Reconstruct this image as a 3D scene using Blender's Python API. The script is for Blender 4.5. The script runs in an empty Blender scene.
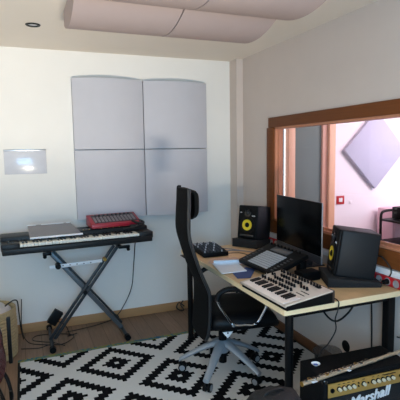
import bpy, bmesh, math, random
from mathutils import Vector, Matrix, Euler
random.seed(7)
S = bpy.context.scene
C = S.collection

# ---------------------------------------------------------------- camera
f_px, cam_p, yaw, pitch, roll = 445.528, Vector((-2.03011, -4.07789, 1.55)), 0.37916, 0.10671, -0.01564
fw = Vector((math.sin(yaw)*math.cos(pitch), math.cos(yaw)*math.cos(pitch), -math.sin(pitch)))
rt = Vector((math.cos(yaw), -math.sin(yaw), 0)); up = rt.cross(fw)
r2 = rt*math.cos(roll) + up*math.sin(roll); u2 = -rt*math.sin(roll) + up*math.cos(roll)
cd = bpy.data.cameras.new('camera'); cam = bpy.data.objects.new('camera', cd); C.objects.link(cam)
m = Matrix.Identity(4)
for i, v in enumerate((r2, u2, -fw)):
    for k in range(3): m[k][i] = v[k]
m.translation = cam_p
cam.matrix_world = m
cd.sensor_width = 36; cd.lens = f_px/400*36; cd.clip_start = .05
S.camera = cam

# ---------------------------------------------------------------- world, light, exposure
S.view_settings.view_transform = 'Standard'; S.view_settings.look = 'None'
S.view_settings.gamma = 1; S.view_settings.use_curve_mapping = False
S.view_settings.exposure = 0.0
w = bpy.data.worlds.new('sky'); S.world = w; w.use_nodes = True
w.node_tree.nodes['Background'].inputs[0].default_value = (.55, .72, 1, 1)
w.node_tree.nodes['Background'].inputs[1].default_value = .6
def area(name, loc, target, sx, sy, power, col, spread=None):
    l = bpy.data.lights.new(name, 'AREA'); l.shape = 'RECTANGLE'; l.size = sx; l.size_y = sy
    l.energy = power; l.color = col
    if spread: l.spread = spread
    o = bpy.data.objects.new(name, l); C.objects.link(o); o.location = loc
    o.rotation_euler = (Vector(target)-Vector(loc)).to_track_quat('-Z', 'Y').to_euler()
    return o
# sunlit terrace outside the glazed opening behind the camera (warm, from below) and the sky above it
area('terrace_light', (-1.60, -6.0, -.02), (-1.7, 0, 1.6), 1.05, .20, 280, (1, .905, .76))
area('sky_light', (-2.05, -4.9, 1.5), (-1.6, 0, .5), 1.5, 1.1, 76, (.32, .65, 1))
# the coloured lamps of the live room beyond the control window
area('live_room_lamp', (2.0, -1.4, 2.36), (1.5, -.5, 0), 1.4, 1.0, 74, (1, .75, .87))
area('live_room_lamp_white', (2.75, -1.6, 1.7), (1.6, 0, 1.0), .7, .9, 20, (.72, .86, 1))

# ---------------------------------------------------------------- materials
MATS = {}
def mat(name, col, rough=.6, metal=0, spec=.5, noise=0, nscale=30, bump=0, alpha=1, trans=0, coat=0, emit=0, stretch=None):
    if name in MATS: return MATS[name]
    mt = bpy.data.materials.new(name); mt.use_nodes = True; nt = mt.node_tree; b = nt.nodes['Principled BSDF']
    def lin(c): return tuple(((x/255)/12.92 if x/255 <= .04045 else ((x/255+.055)/1.055)**2.4) for x in c)+(1,)
    c = lin(col)
    b.inputs['Base Color'].default_value = c; b.inputs['Roughness'].default_value = rough
    b.inputs['Metallic'].default_value = metal; b.inputs['Specular IOR Level'].default_value = spec
    b.inputs['Alpha'].default_value = alpha; b.inputs['Transmission Weight'].default_value = trans
    b.inputs['Coat Weight'].default_value = coat
    if emit:
        b.inputs['Emission Color'].default_value = c; b.inputs['Emission Strength'].default_value = emit
    tc = nt.nodes.new('ShaderNodeTexCoord'); n = nt.nodes.new('ShaderNodeTexNoise'); n.inputs['Scale'].default_value = nscale
    n.inputs['Detail'].default_value = 4
    if stretch:
        mp = nt.nodes.new('ShaderNodeMapping'); mp.inputs['Scale'].default_value = stretch
        nt.links.new(tc.outputs['Object'], mp.inputs[0]); nt.links.new(mp.outputs[0], n.inputs['Vector'])
    else: nt.links.new(tc.outputs['Object'], n.inputs['Vector'])
    nz = noise if noise else .03
    r = nt.nodes.new('ShaderNodeMapRange'); r.inputs[1].default_value = .25; r.inputs[2].default_value = .75
    r.inputs[3].default_value = 1-nz; r.inputs[4].default_value = 1+nz*.6
    hs = nt.nodes.new('ShaderNodeHueSaturation'); hs.inputs['Color'].default_value = c
    nt.links.new(n.outputs[0], r.inputs[0]); nt.links.new(r.outputs[0], hs.inputs['Value']); nt.links.new(hs.outputs[0], b.inputs['Base Color'])
    if bump:
        bp = nt.nodes.new('ShaderNodeBump'); bp.inputs['Strength'].default_value = bump; bp.inputs['Distance'].default_value = .01
        nt.links.new(n.outputs[0], bp.inputs['Height']); nt.links.new(bp.outputs[0], b.inputs['Normal'])
    MATS[name] = mt; return mt

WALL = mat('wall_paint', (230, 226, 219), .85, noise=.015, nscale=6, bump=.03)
WALLR = mat('wall_paint_shaded', (208, 193, 182), .85, noise=.02, nscale=6, bump=.03)  # same paint as WALL, with the right wall's shade put into the colour
CEIL = mat('ceiling_paint', (230, 220, 207), .9, noise=.015, nscale=5)
LIVE = mat('live_room_paint', (240, 232, 236), .8)
WOODB = mat('baseboard_wood', (176, 134, 92), .55, spec=.25, noise=.10, nscale=6, stretch=(1, 1, 12))
WOODR = mat('baseboard_wood_shaded', (112, 74, 48), .5, spec=.25, noise=.10, nscale=6, stretch=(1, 1, 12))  # baseboard wood with the shade under the desk painted in
WINW = mat('window_wood', (116, 66, 32), .5, spec=.18, noise=.16, nscale=9, stretch=(4, .6, 14))
JAMB = mat('window_jamb_wood', (196, 130, 96), .45, noise=.12, nscale=9, stretch=(6, 6, .7))
DOORW = mat('door_wood', (226, 176, 142), .5, noise=.08, nscale=8, stretch=(14, 14, .7))
DOORD = mat('door_wood_deep', (200, 150, 128), .5, noise=.08, nscale=8, stretch=(14, 14, .7))
BIRCH = mat('birch_veneer', (214, 178, 132), .42, noise=.07, nscale=5, stretch=(10, .7, 6))
EDGE = mat('birch_edge', (240, 216, 172), .5, noise=.04, nscale=5, stretch=(10, .7, 6))
BLACK = mat('black_plastic', (10, 11, 13), .5, spec=.14)
BLACKG = mat('black_gloss', (10, 11, 13), .12, coat=.3)
BLACKM = mat('black_powder_metal', (9, 9, 10), .42, spec=.2)
FABRIC = mat('black_mesh_fabric', (10, 11, 12), .85, spec=.12, noise=.3, nscale=300, bump=.3)
LEATHER = mat('black_leather', (10, 11, 13), .48, spec=.18, noise=.15, nscale=60, bump=.12)
TOLEX = mat('black_tolex', (11, 11, 13), .65, spec=.15, noise=.25, nscale=260, bump=.5)
GRILLE = mat('black_grille_cloth', (22, 22, 24), .9, noise=.35, nscale=320, bump=.4)
CHROME = mat('chrome', (205, 208, 212), .15, metal=1)
ALU = mat('grey_aluminium', (146, 153, 160), .42, metal=.25)
STEEL = mat('dark_steel', (46, 49, 52), .45, metal=.2)
FOAM = mat('charcoal_foam', (42, 42, 43), .95, spec=.2, noise=.2, nscale=200, bump=.4)
PANEL = mat('grey_acoustic_fabric', (190, 188, 193), .95, noise=.02, nscale=8)
CPANEL = mat('ceiling_acoustic_foam', (178, 160, 155), .95, noise=.02, nscale=8)
DIAM = mat('lavender_acoustic_panel', (186, 186, 206), .95)
WHITEK = mat('white_key', (226, 224, 210), .35)
BLACKK = mat('black_key', (16, 15, 16), .3)
SYNTH = mat('champagne_aluminium', (206, 192, 178), .4, metal=.15, noise=.03)
SYNKEY = mat('slim_white_key', (232, 216, 206), .35)
WALNUT = mat('dark_rear_wood', (52, 40, 34), .5, noise=.2, nscale=12)
RED = mat('red_metal', (150, 18, 40), .4, coat=.2)
REDP = mat('red_plastic', (180, 20, 32), .4)
WHITEP = mat('white_plastic', (228, 230, 232), .4)
PAPER = mat('white_paper', (238, 238, 242), .8)
PINKP = mat('pinkish_paper', (206, 172, 152), .8)
BLUEF = mat('blue_card', (62, 78, 128), .7)
GREYB = mat('grey_button', (128, 120, 122), .5)
GREYP = mat('grey_pads', (176, 178, 182), .5)
DGREY = mat('dark_grey_plastic', (46, 46, 50), .4)
GOLD = mat('gold_panel', (190, 148, 78), .38, metal=.35, noise=.05)
BRASS = mat('brass', (212, 168, 84), .3, metal=.9)
SILVERG = mat('flute_metal', (206, 184, 156), .28, metal=.6)
YELLOW = mat('yellow_cone', (238, 208, 40), .45)
CABLE = mat('black_rubber', (12, 12, 13), .55)
GCABLE = mat('grey_cable', (128, 124, 122), .5)
WICKER = mat('woven_seagrass', (168, 150, 110), .8, noise=.2, nscale=60, bump=.5)
LINEN = mat('grey_white_lining', (186, 184, 182), .9, noise=.1, nscale=30)
DARKRED = mat('dark_red_lacquer', (62, 16, 14), .25, coat=.5, noise=.1)
CREAM = mat('cream_plastic', (224, 208, 160), .45)
ROSE = mat('rosewood', (48, 30, 22), .5, noise=.2)
WHITEB = mat('white_edge_highlight', (238, 238, 240), .4)  # plain white standing in for glints along the music rest edges
CHIN = mat('monitor_chin_metal', (62, 62, 66), .35, metal=.5)
SILVER = mat('silver_metal', (190, 192, 196), .3, metal=.7)
BLUEP = mat('blue_plastic', (70, 96, 180), .4)
MAROON = mat('pink_crate_plastic', (228, 190, 202), .6)
LINER = mat('rug_stripe', (60, 100, 110), .9)
SMOKE = mat('smoked_acrylic', (122, 120, 124), .15, alpha=.78, coat=.4)
CLEAR = mat('clear_acrylic', (216, 216, 222), .22, alpha=.85, coat=.5)
FROST = mat('translucent_grey_plastic', (70, 72, 74), .35, alpha=.28)
EMW = mat('daylit_glass', (235, 245, 255), .3, emit=1.6)
DARKGL = mat('dark_door_glazing', (104, 116, 112), .7, spec=.2)
TERR = mat('terrace_stone', (220, 205, 180), .9)

def glass_mat():
    mt = bpy.data.materials.new('window_glass'); mt.use_nodes = True; nt = mt.node_tree; nt.nodes.clear()
    o = nt.nodes.new('ShaderNodeOutputMaterial'); mx = nt.nodes.new('ShaderNodeMixShader')
    t = nt.nodes.new('ShaderNodeBsdfTransparent'); g = nt.nodes.new('ShaderNodeBsdfGlossy'); g.inputs['Roughness'].default_value = .01
    lw = nt.nodes.new('ShaderNodeLayerWeight'); pw_ = nt.nodes.new('ShaderNodeMath'); pw_.operation = 'POWER'; pw_.inputs[1].default_value = 5
    fr = nt.nodes.new('ShaderNodeMath'); fr.operation = 'MULTIPLY_ADD'; fr.inputs[1].default_value = .9; fr.inputs[2].default_value = .05
    nt.links.new(lw.outputs['Facing'], pw_.inputs[0]); nt.links.new(pw_.outputs[0], fr.inputs[0])
    t.inputs[0].default_value = (.96, .97, .97, 1)
    nt.links.new(fr.outputs[0], mx.inputs[0]); nt.links.new(t.outputs[0], mx.inputs[1]); nt.links.new(g.outputs[0], mx.inputs[2])
    nt.links.new(mx.outputs[0], o.inputs[0]); return mt
GLASS = glass_mat()

def floor_mat():
    mt = bpy.data.materials.new('laminate_planks'); mt.use_nodes = True; nt = mt.node_tree; b = nt.nodes['Principled BSDF']
    tc = nt.nodes.new('ShaderNodeTexCoord'); mp = nt.nodes.new('ShaderNodeMapping'); mp.inputs['Rotation'].default_value = (0, 0, math.pi/2)
    br = nt.nodes.new('ShaderNodeTexBrick'); br.inputs['Scale'].default_value = 1; br.inputs['Brick Width'].default_value = 1.25
    br.inputs['Row Height'].default_value = .13; br.inputs['Mortar Size'].default_value = .0015
    br.inputs['Color1'].default_value = (.225, .142, .092, 1); br.inputs['Color2'].default_value = (.19, .118, .075, 1); br.inputs['Mortar'].default_value = (.06, .036, .02, 1)
    nt.links.new(tc.outputs['Object'], mp.inputs[0]); nt.links.new(mp.outputs[0], br.inputs['Vector'])
    n = nt.nodes.new('ShaderNodeTexNoise'); n.inputs['Scale'].default_value = 5; n.inputs['Detail'].default_value = 6
    m2 = nt.nodes.new('ShaderNodeMapping'); m2.inputs['Scale'].default_value = (14, 1, 1)
    nt.links.new(tc.outputs['Object'], m2.inputs[0]); nt.links.new(m2.outputs[0], n.inputs['Vector'])
    mx = nt.nodes.new('ShaderNodeMixRGB'); mx.blend_type = 'OVERLAY'; mx.inputs[0].default_value = .35
    nt.links.new(br.outputs[0], mx.inputs[1]); nt.links.new(n.outputs[0], mx.inputs[2]); nt.links.new(mx.outputs[0], b.inputs['Base Color'])
    b.inputs['Roughness'].default_value = .5; b.inputs['Specular IOR Level'].default_value = .25
    return mt

def rug_mat():
    mt = bpy.data.materials.new('rug_diamond_weave'); mt.use_nodes = True; nt = mt.node_tree; b = nt.nodes['Principled BSDF']
    N = nt.nodes.new; L = nt.links.new
    tc = N('ShaderNodeTexCoord'); sp = N('ShaderNodeSeparateXYZ'); L(tc.outputs['Object'], sp.inputs[0])
    def mth(op, a, bv=None, cv=None):
        n = N('ShaderNodeMath'); n.operation = op
        for i, v in enumerate((a, bv, cv)):
            if v is None: continue
            if isinstance(v, (int, float)): n.inputs[i].default_value = v
            else: L(v, n.inputs[i])
        return n.outputs[0]
    cell = .735/24
    # a diamond centre sits at (-1.452, -.907)
    def idx(o, c):
        t = mth('DIVIDE', mth('SUBTRACT', o, c), cell)
        r = mth('FLOOR', mth('ADD', t, .5))
        wv = mth('WRAP', mth('ADD', r, 12), 24, 0)           # 0..24
        return mth('ABSOLUTE', mth('SUBTRACT', wv, 12))
    d1 = mth('ADD', idx(sp.outputs[0], -1.452), idx(sp.outputs[1], -.907))
    d = mth('MINIMUM', d1, mth('SUBTRACT', 24, d1))
    k1 = mth('MULTIPLY', mth('GREATER_THAN', d, .5), mth('LESS_THAN', d, 3.5))
    k2 = mth('MULTIPLY', mth('GREATER_THAN', d, 6.5), mth('LESS_THAN', d, 9.5))
    k = mth('MAXIMUM', k1, k2)
    mx = N('ShaderNodeMixRGB'); mx.inputs[1].default_value = (.58, .57, .55, 1); mx.inputs[2].default_value = (.005, .005, .006, 1)
    L(k, mx.inputs[0])
    n = N('ShaderNodeTexNoise'); n.inputs['Scale'].default_value = 220; L(tc.outputs['Object'], n.inputs['Vector'])
    bp = N('ShaderNodeBump'); bp.inputs['Strength'].default_value = .3; bp.inputs['Distance'].default_value = .004
    L(n.outputs[0], bp.inputs['Height']); L(bp.outputs[0], b.inputs['Normal'])
    L(mx.outputs[0], b.inputs['Base Color']); b.inputs['Roughness'].default_value = 1; b.inputs['Specular IOR Level'].default_value = .08
    return mt
def stripe_mat():
    mt = bpy.data.materials.new('rug_coloured_edge'); mt.use_nodes = True; nt = mt.node_tree; b = nt.nodes['Principled BSDF']
    tc = nt.nodes.new('ShaderNodeTexCoord'); n = nt.nodes.new('ShaderNodeTexNoise'); n.inputs['Scale'].default_value = 7
    mp = nt.nodes.new('ShaderNodeMapping'); mp.inputs['Scale'].default_value = (1, 4, 1)
    nt.links.new(tc.outputs['Object'], mp.inputs[0]); nt.links.new(mp.outputs[0], n.inputs['Vector'])
    r = nt.nodes.new('ShaderNodeValToRGB'); r.color_ramp.interpolation = 'CONSTANT'
    r.color_ramp.elements[0].color = (.02, .10, .17, 1); r.color_ramp.elements[1].position = .62; r.color_ramp.elements[1].color = (.02, .15, .17, 1)
    for p, c in ((.42, (.22, .22, .03, 1)), (.50, (.02, .13, .17, 1)), (.56, (.28, .25, .04, 1))):
        e = r.color_ramp.elements.new(p); e.color = c
    nt.links.new(n.outputs[0], r.inputs[0]); nt.links.new(r.outputs[0], b.inputs['Base Color']); b.inputs['Roughness'].default_value = .95
    return mt

# ---------------------------------------------------------------- mesh helpers
class MB:
    def __init__(s): s.bm = bmesh.new()
    def _merge(s, t, M=None):
        if M is not None: bmesh.ops.transform(t, matrix=M, verts=t.verts)
        me = bpy.data.meshes.new('t'); t.to_mesh(me); t.free(); s.bm.from_mesh(me); bpy.data.meshes.remove(me); return s
    def box(s, c, d, bev=0, seg=2, rot=None, M=None):
        t = bmesh.new(); bmesh.ops.create_cube(t, size=1)
        bmesh.ops.scale(t, vec=d, verts=t.verts)
        if bev: bmesh.ops.bevel(t, geom=list(t.edges), offset=min(bev, min(d)*.49), segments=seg, affect='EDGES', profile=.5)
        X = Matrix.Translation(c) @ (Euler(rot).to_matrix().to_4x4() if rot else Matrix.Identity(4))
        return s._merge(t, (M @ X) if M is not None else X)
    def rod(s, a, b, r, r2=None, seg=16, cap=True):
        a, b = Vector(a), Vector(b); d = b-a; t = bmesh.new()
        bmesh.ops.create_cone(t, cap_ends=cap, segments=seg, radius1=r, radius2=r if r2 is None else r2, depth=d.length)
        return s._merge(t, Matrix.Translation((a+b)/2) @ d.to_track_quat('Z', 'Y').to_matrix().to_4x4())
    def lathe(s, prof, M=None, seg=32):          # prof: list of (r, z)
        t = bmesh.new(); rings = []
        for r, z in prof:
            if r < 1e-6: rings.append([t.verts.new((0, 0, z))])
            else: rings.append([t.verts.new((r*math.cos(2*math.pi*k/seg), r*math.sin(2*math.pi*k/seg), z)) for k in range(seg)])
        for A, B in zip(rings, rings[1:]):
            for k in range(seg):
                j = (k+1) % seg
                if len(A) == 1 and len(B) == 1: continue
                if len(A) == 1: t.faces.new((A[0], B[j], B[k]))
                elif len(B) == 1: t.faces.new((A[k], A[j], B[0]))
                else: t.faces.new((A[k], A[j], B[j], B[k]))
        bmesh.ops.recalc_face_normals(t, faces=t.faces)
        return s._merge(t, M)
    def prism(s, pts, z0, z1, bev=0, M=None):    # polygon in xy extruded in z
        t = bmesh.new(); a = [t.verts.new((x, y, z0)) for x, y in pts]; b = [t.verts.new((x, y, z1)) for x, y in pts]
        n = len(pts); t.faces.new(a[::-1]); t.faces.new(b)
        for k in range(n): t.faces.new((a[k], a[(k+1) % n], b[(k+1) % n], b[k]))
        bmesh.ops.recalc_face_normals(t, faces=t.faces)
        if bev: bmesh.ops.bevel(t, geom=list(t.edges), offset=bev, segments=2, affect='EDGES', profile=.5)
        return s._merge(t, M)
    def tube(s, pts, r, seg=10, sub=6, closed=False):
        P = spline([Vector(p) for p in pts], sub, closed); t = bmesh.new(); rings = []; n = len(P); nrm = None
        for i, p in enumerate(P):
            tg = (P[(i+1) % n]-P[i-1]) if closed else (P[min(i+1, n-1)]-P[max(i-1, 0)])
            tg.normalize()
            if nrm is None: nrm = tg.orthogonal().normalized()
            else: nrm = (nrm - tg*nrm.dot(tg)).normalized()
            bn = tg.cross(nrm)
            rings.append([t.verts.new(p + (nrm*math.cos(2*math.pi*k/seg)+bn*math.sin(2*math.pi*k/seg))*r) for k in range(seg)])
        for i in range(n if closed else n-1):
            A, B = rings[i], rings[(i+1) % n]
            for k in range(seg): t.faces.new((A[k], A[(k+1) % seg], B[(k+1) % seg], B[k]))
        if not closed: t.faces.new(rings[0][::-1]); t.faces.new(rings[-1])
        bmesh.ops.recalc_face_normals(t, faces=t.faces)
        return s._merge(t)
    def grid(s, fn, nu, nv, thick):              # fn(u,v) -> (front point, thickness direction)
        t = bmesh.new(); A = []; B = []
        for i in range(nu+1):
            ra, rb = [], []
            for j in range(nv+1):
                p, q = fn(i/nu, j/nv); ra.append(t.verts.new(p)); rb.append(t.verts.new(Vector(p)+Vector(q)*thick))
            A.append(ra); B.append(rb)
        for i in range(nu):
            for j in range(nv):
                t.faces.new((A[i][j], A[i+1][j], A[i+1][j+1], A[i][j+1])); t.faces.new((B[i][j], B[i][j+1], B[i+1][j+1], B[i+1][j]))
        for i in range(nu):
            t.faces.new((A[i][0], B[i][0], B[i+1][0], A[i+1][0])); t.faces.new((A[i][nv], A[i+1][nv], B[i+1][nv], B[i][nv]))
        for j in range(nv):
            t.faces.new((A[0][j], A[0][j+1], B[0][j+1], B[0][j])); t.faces.new((A[nu][j], B[nu][j], B[nu][j+1], A[nu][j+1]))
        bmesh.ops.recalc_face_normals(t, faces=t.faces)
        return s._merge(t)
    def build(s, name, mt, parent=None, loc=(0, 0, 0), rot=(0, 0, 0), ang=35):
        me = bpy.data.meshes.new(name); s.bm.to_mesh(me); s.bm.free(); me.materials.append(mt)
        for p in me.polygons: p.use_smooth = True
        me.set_sharp_from_angle(angle=math.radians(ang))
        o = bpy.data.objects.new(name, me); C.objects.link(o); o.location = loc; o.rotation_euler = rot
        if parent: o.parent = parent
        return o
def spline(P, sub, closed=False):
    if len(P) < 3 and not closed: return P
    out = []; n = len(P)
    for i in range(n if closed else n-1):
        if closed: p0, p1, p2, p3 = P[i-1], P[i], P[(i+1) % n], P[(i+2) % n]
        else: p0, p1, p2, p3 = P[max(i-1, 0)], P[i], P[i+1], P[min(i+2, n-1)]
        for k in range(sub):
            t = k/sub
            out.append(.5*((2*p1)+(-p0+p2)*t+(2*p0-5*p1+4*p2-p3)*t*t+(-p0+3*p1-3*p2+p3)*t**3))
    if not closed: out.append(P[-1])
    return out
def thing(name, label, cat, loc=(0, 0, 0), rz=0, group=None, rot=None):
    o = bpy.data.objects.new(name, None); C.objects.link(o); o.location = loc; o.rotation_euler = rot or (0, 0, rz)
    o.empty_display_size = .1; o['label'] = label; o['category'] = cat
    if group: o['group'] = group
    return o
def tag(o, label, cat, group=None):
    o['label'] = label; o['category'] = cat
    if group: o['group'] = group
    return o
def struct(o): o['kind'] = 'structure'; return o
def dup(root, loc, rot, label, group=None):
    r = root.copy(); C.objects.link(r); r.location = loc; r.rotation_euler = rot; r['label'] = label
    if group: r['group'] = group
    for ch in list(root.children):
        c = ch.copy(); C.objects.link(c); c.parent = r
        for g in list(ch.children):
            d = g.copy(); C.objects.link(d); d.parent = c
    return r
def B(c, d, bev=0, **k): return MB().box(c, d, bev, **k)
def span(x0, x1, y0, y1, z0, z1, bev=0): return MB().box(((x0+x1)/2, (y0+y1)/2, (z0+z1)/2), (x1-x0, y1-y0, z1-z0), bev)
def text(body, size, mt, name, parent, loc, rot, shear=0, offset=0, depth=.0008, scale=(1, 1, 1)):
    cu = bpy.data.curves.new(name, 'FONT'); cu.body = body; cu.size = size; cu.align_x = 'CENTER'; cu.align_y = 'CENTER'
    cu.extrude = depth; cu.shear = shear; cu.offset = offset
    t = bpy.data.objects.new('tmp', cu); C.objects.link(t); bpy.context.view_layer.update()
    me = bpy.data.meshes.new_from_object(t.evaluated_get(bpy.context.evaluated_depsgraph_get())); bpy.data.objects.remove(t)
    me.materials.clear(); me.materials.append(mt); me.name = name
    o = bpy.data.objects.new(name, me); C.objects.link(o); o.parent = parent; o.location = loc; o.rotation_euler = rot; o.scale = scale
    return o

# ================================================================= SETTING
H = 2.4348
XL, YF, XR2 = -3.7, -4.7, 3.3
struct(span(XL-.12, .0, YF-.15, .15, -.1, 0).build('floor', floor_mat()))
struct(span(.0, XR2+.1, YF-.15, .15, -.1, 0).build('floor_live_room', floor_mat()))
struct(span(XL-.12, XR2+.1, YF-.15, .15, H, H+.1).build('ceiling', CEIL))
struct(span(XL-.12, .0, 0, .15, 0, H).build('wall_back', WALL))
struct(span(XL-.12, XL, YF, 0, 0, H).build('wall_left', WALL))
# wall behind the camera with the glazed opening to the terrace
SZ = .243
OX0, OX1, OZ1 = -2.9, -1.25, 2.15
fwm = MB()
for a in ((XL-.12, OX0, 0, H), (OX1, 0.0, 0, H), (OX0, OX1, 0, SZ), (OX0, OX1, OZ1, H)):
    fwm.box(((a[0]+a[1])/2, YF-.075, (a[2]+a[3])/2), (a[1]-a[0], .15, a[3]-a[2]))
struct(fwm.build('wall_front', WALL))
struct(span(-5.5, 0, -9, YF-.15, -.16, -.1).build('terrace_floor', TERR))
# right wall with the control window opening
WT = .065
wy0, wy1, wz0, wz1 = -3.0, -.74, .95, 1.752     # clear opening
rw = MB()
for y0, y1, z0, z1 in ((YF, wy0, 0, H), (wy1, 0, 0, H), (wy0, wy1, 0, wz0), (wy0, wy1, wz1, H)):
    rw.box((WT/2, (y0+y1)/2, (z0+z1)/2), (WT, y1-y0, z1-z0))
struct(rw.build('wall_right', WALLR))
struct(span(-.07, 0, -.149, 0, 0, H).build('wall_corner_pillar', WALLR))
bbm = span(XL, -.07, -.016, 0, 0, .08, .004); struct(bbm.build('baseboard_back', WOODB))
struct(span(-.016, 0, -3.9, -.165, 0, .075, .004).build('baseboard_right', WOODR))
struct(MB().box((-.043, -.157, .0375), (.086, .016, .075), .003).box((-.078, -.075, .0375), (.016, .15, .075), .003).build('baseboard_pillar', WOODB))
# control window: casing, jamb, glass
wn = thing('window_1', 'x', 'x'); del wn['label']; del wn['category']; struct(wn)
cs = MB()
fo = .085
cs.box((-.009, (wy0+wy1)/2, wz1+fo/2), (.018, wy1-wy0+2*fo, fo), .004)
cs.box((-.009, (wy0+wy1)/2, wz0-fo/2-.012), (.018, wy1-wy0+2*fo, fo+.024), .004)
cs.box((-.009, wy1+fo/2+.013, (wz0+wz1)/2), (.018, fo+.026, wz1-wz0), .004)
cs.box((-.009, wy0-fo/2, (wz0+wz1)/2), (.018, fo, wz1-wz0), .004)
cs.build('casing', WINW, wn)
jb = MB()
jb.box((WT/2, wy1-.008, (wz0+wz1)/2), (WT+.01, .016, wz1-wz0)).box((WT/2, wy0+.008, (wz0+wz1)/2), (WT+.01, .016, wz1-wz0))
jb.box((WT/2, (wy0+wy1)/2, wz1-.008), (WT+.01, wy1-wy0, .016)).box((WT/2, (wy0+wy1)/2, wz0+.008), (WT+.01, wy1-wy0, .016))
jb.build('jamb', JAMB, wn)
st = MB()
st.box((.034, wy1-.019, (wz0+wz1)/2), (.014, .008, wz1-wz0-.03)).box((.034, (wy0+wy1)/2, wz0+.024), (.014, wy1-wy0-.03, .016))
st.build('glazing_bead', JAMB, wn)
span(.030, .036, wy0+.016, wy1-.016, wz0+.016, wz1-.016).build('glass_pane', GLASS, wn)
# live room beyond
struct(span(WT, .50, 0, .15, 0, H).build('wall_live_room_left', LIVE))
struct(span(1.20, XR2+.1, 0, .15, 0, H).build('wall_live_room_back', LIVE))
struct(span(.50, 1.20, 0, .15, 2.08, H).build('wall_live_room_lintel', LIVE))
struct(span(XR2, XR2+.1, YF, 0, 0, H).build('wall_live_room_right', LIVE))
struct(span(WT, XR2, YF-.15, YF, 0, H).build('wall_live_room_front', LIVE))
dr = bpy.data.objects.new('door_1', None); C.objects.link(dr); struct(dr)
MB().box((.633, .0, 1.04), (.082, .09, 2.08), .003).build('frame_post', DOORW, dr)
MB().box((1.155, .0, 1.04), (.082, .09, 2.08), .003).build('frame_post', DOORW, dr)
MB().box((1.08, .012, 1.04), (.068, .05, 2.08), .003).build('leaf_stile', DOORD, dr)
MB().box((.862, .03, 1.04), (.376, .03, 2.08), .003).build('dark_glazed_leaf', DARKGL, dr)
MB().box((.51, .0, 1.04), (.025, .07, 2.08), .003).build('frame_edge', DOORD, dr)
sl = bpy.data.objects.new('window_2', None); C.objects.link(sl); struct(sl)
span(.523, .553, .02, .03, .05, 2.05).build('daylit_pane', EMW, sl)
span(.560, .590, .02, .03, .05, 2.05).build('daylit_pane', EMW, sl)
span(.553, .560, .0, .03, .0, 2.08).build('mullion', DGREY, sl)

# ================================================================= RUG
rug = thing('rug', 'black and white rug woven with stepped concentric diamonds, under the office chair', 'rug', (0, 0, 0))
span(-2.118, -.036, -3.59, -.612, .0005, .006).build('woven_field', rug_mat(), rug)
MB().box((-2.126, -2.1, .0032), (.016, 2.99, .0062)).build('black_side_binding', BLACK, rug); MB().box((-.030, -2.1, .0032), (.012, 2.99, .0062)).build('black_side_binding', BLACK, rug)
span(-2.134, -.024, -.612, -.567, .0004, .0064).build('coloured_end_stripe', stripe_mat(), rug)

# ================================================================= WALL PANELS
def bowed_panel_mesh(w, h, edge, bow):
    def fn(u, v): 
        return (( (u-.5)*w, -edge-bow*(1-(2*u-1)**2), (v-.5)*h), (0, 1, 0))
    t = bmesh.new(); n = 20; F = []; K = []
    for i in range(n+1):
        u = i/n; y = -edge-bow*(1-(2*u-1)**2)
        F.append([t.verts.new(((u-.5)*w, y, -h/2)), t.verts.new(((u-.5)*w, y, h/2))])
        K.append([t.verts.new(((u-.5)*w, 0, -h/2)), t.verts.new(((u-.5)*w, 0, h/2))])
    for i in range(n):
        t.faces.new((F[i][0], F[i+1][0], F[i+1][1], F[i][1])); t.faces.new((K[i][0], K[i][1], K[i+1][1], K[i+1][0]))
        t.faces.new((F[i][0], K[i][0], K[i+1][0], F[i+1][0])); t.faces.new((F[i][1], F[i+1][1], K[i+1][1], K[i][1]))
    t.faces.new((F[0][0], F[0][1], K[0][1], K[0][0])); t.faces.new((F[n][0], K[n][0], K[n][1], F[n][1]))
    bmesh.ops.recalc_face_normals(t, faces=t.faces)
    mb = MB(); mb._merge(t); return mb
pw, ph = .618, .610
pl = [('upper left', 0, 1), ('upper right', 1, 1), ('lower left', 0, 0), ('lower right', 1, 0)]
first = None
for nm, i, j in pl:
    x = -1.596+pw/2+.003+i*(pw+.008); z = .972+ph/2+j*(ph+.008)
    lab = 'square grey bowed acoustic panel on back wall, %s of the four' % nm
    if first is None:
        o = bowed_panel_mesh(pw, ph, .062, .065).build('acoustic_panel', PANEL, None, (x, 0, z)); first = o
    else: o = first.copy(); C.objects.link(o); o.location = (x, 0, z)
    tag(o, lab, 'acoustic panel', 'grey acoustic panels on the back wall')
# ceiling panels
cw = .590
xs = [-1.735+cw/2, -1.138+cw/2]; ys = [-1.09-.285, -1.665-.285]
firstc = None
for i, x in enumerate(xs):
    for j, y in enumerate(ys):
        lab = 'pinkish bowed foam panel on the ceiling, %s of the row %s the back wall' % (('left', 'right')[i], ('nearest', 'further from')[j])
        if firstc is None:
            o = bowed_panel_mesh(.568, cw, .09, .065).build('ceiling_acoustic_panel', CPANEL); firstc = o
        else: o = firstc.copy(); C.objects.link(o)
        # local x -> world y, local z -> world x, local y(-) -> world -z
        M = Matrix(((0, 0, 1, 0), (1, 0, 0, 0), (0, 1, 0, 0), (0, 0, 0, 1)))
        o.matrix_world = Matrix.Translation((x, y, H)) @ M
        tag(o, lab, 'acoustic panel', 'bowed ceiling panels')
# ceiling downlight
dl = thing('downlight', 'small dark round recessed spotlight in the ceiling, at left', 'ceiling light', (-1.905, -.73, H))
MB().lathe([(.030, -.001), (.032, -.006), (.046, -.006), (.050, -.002), (.050, 0), (.030, 0)]).build('trim_ring', BLACKM, dl)
MB().lathe([(0, -.0015), (.030, -.0015), (.030, 0), (0, 0)]).build('lamp_face', SILVER, dl)
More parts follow.
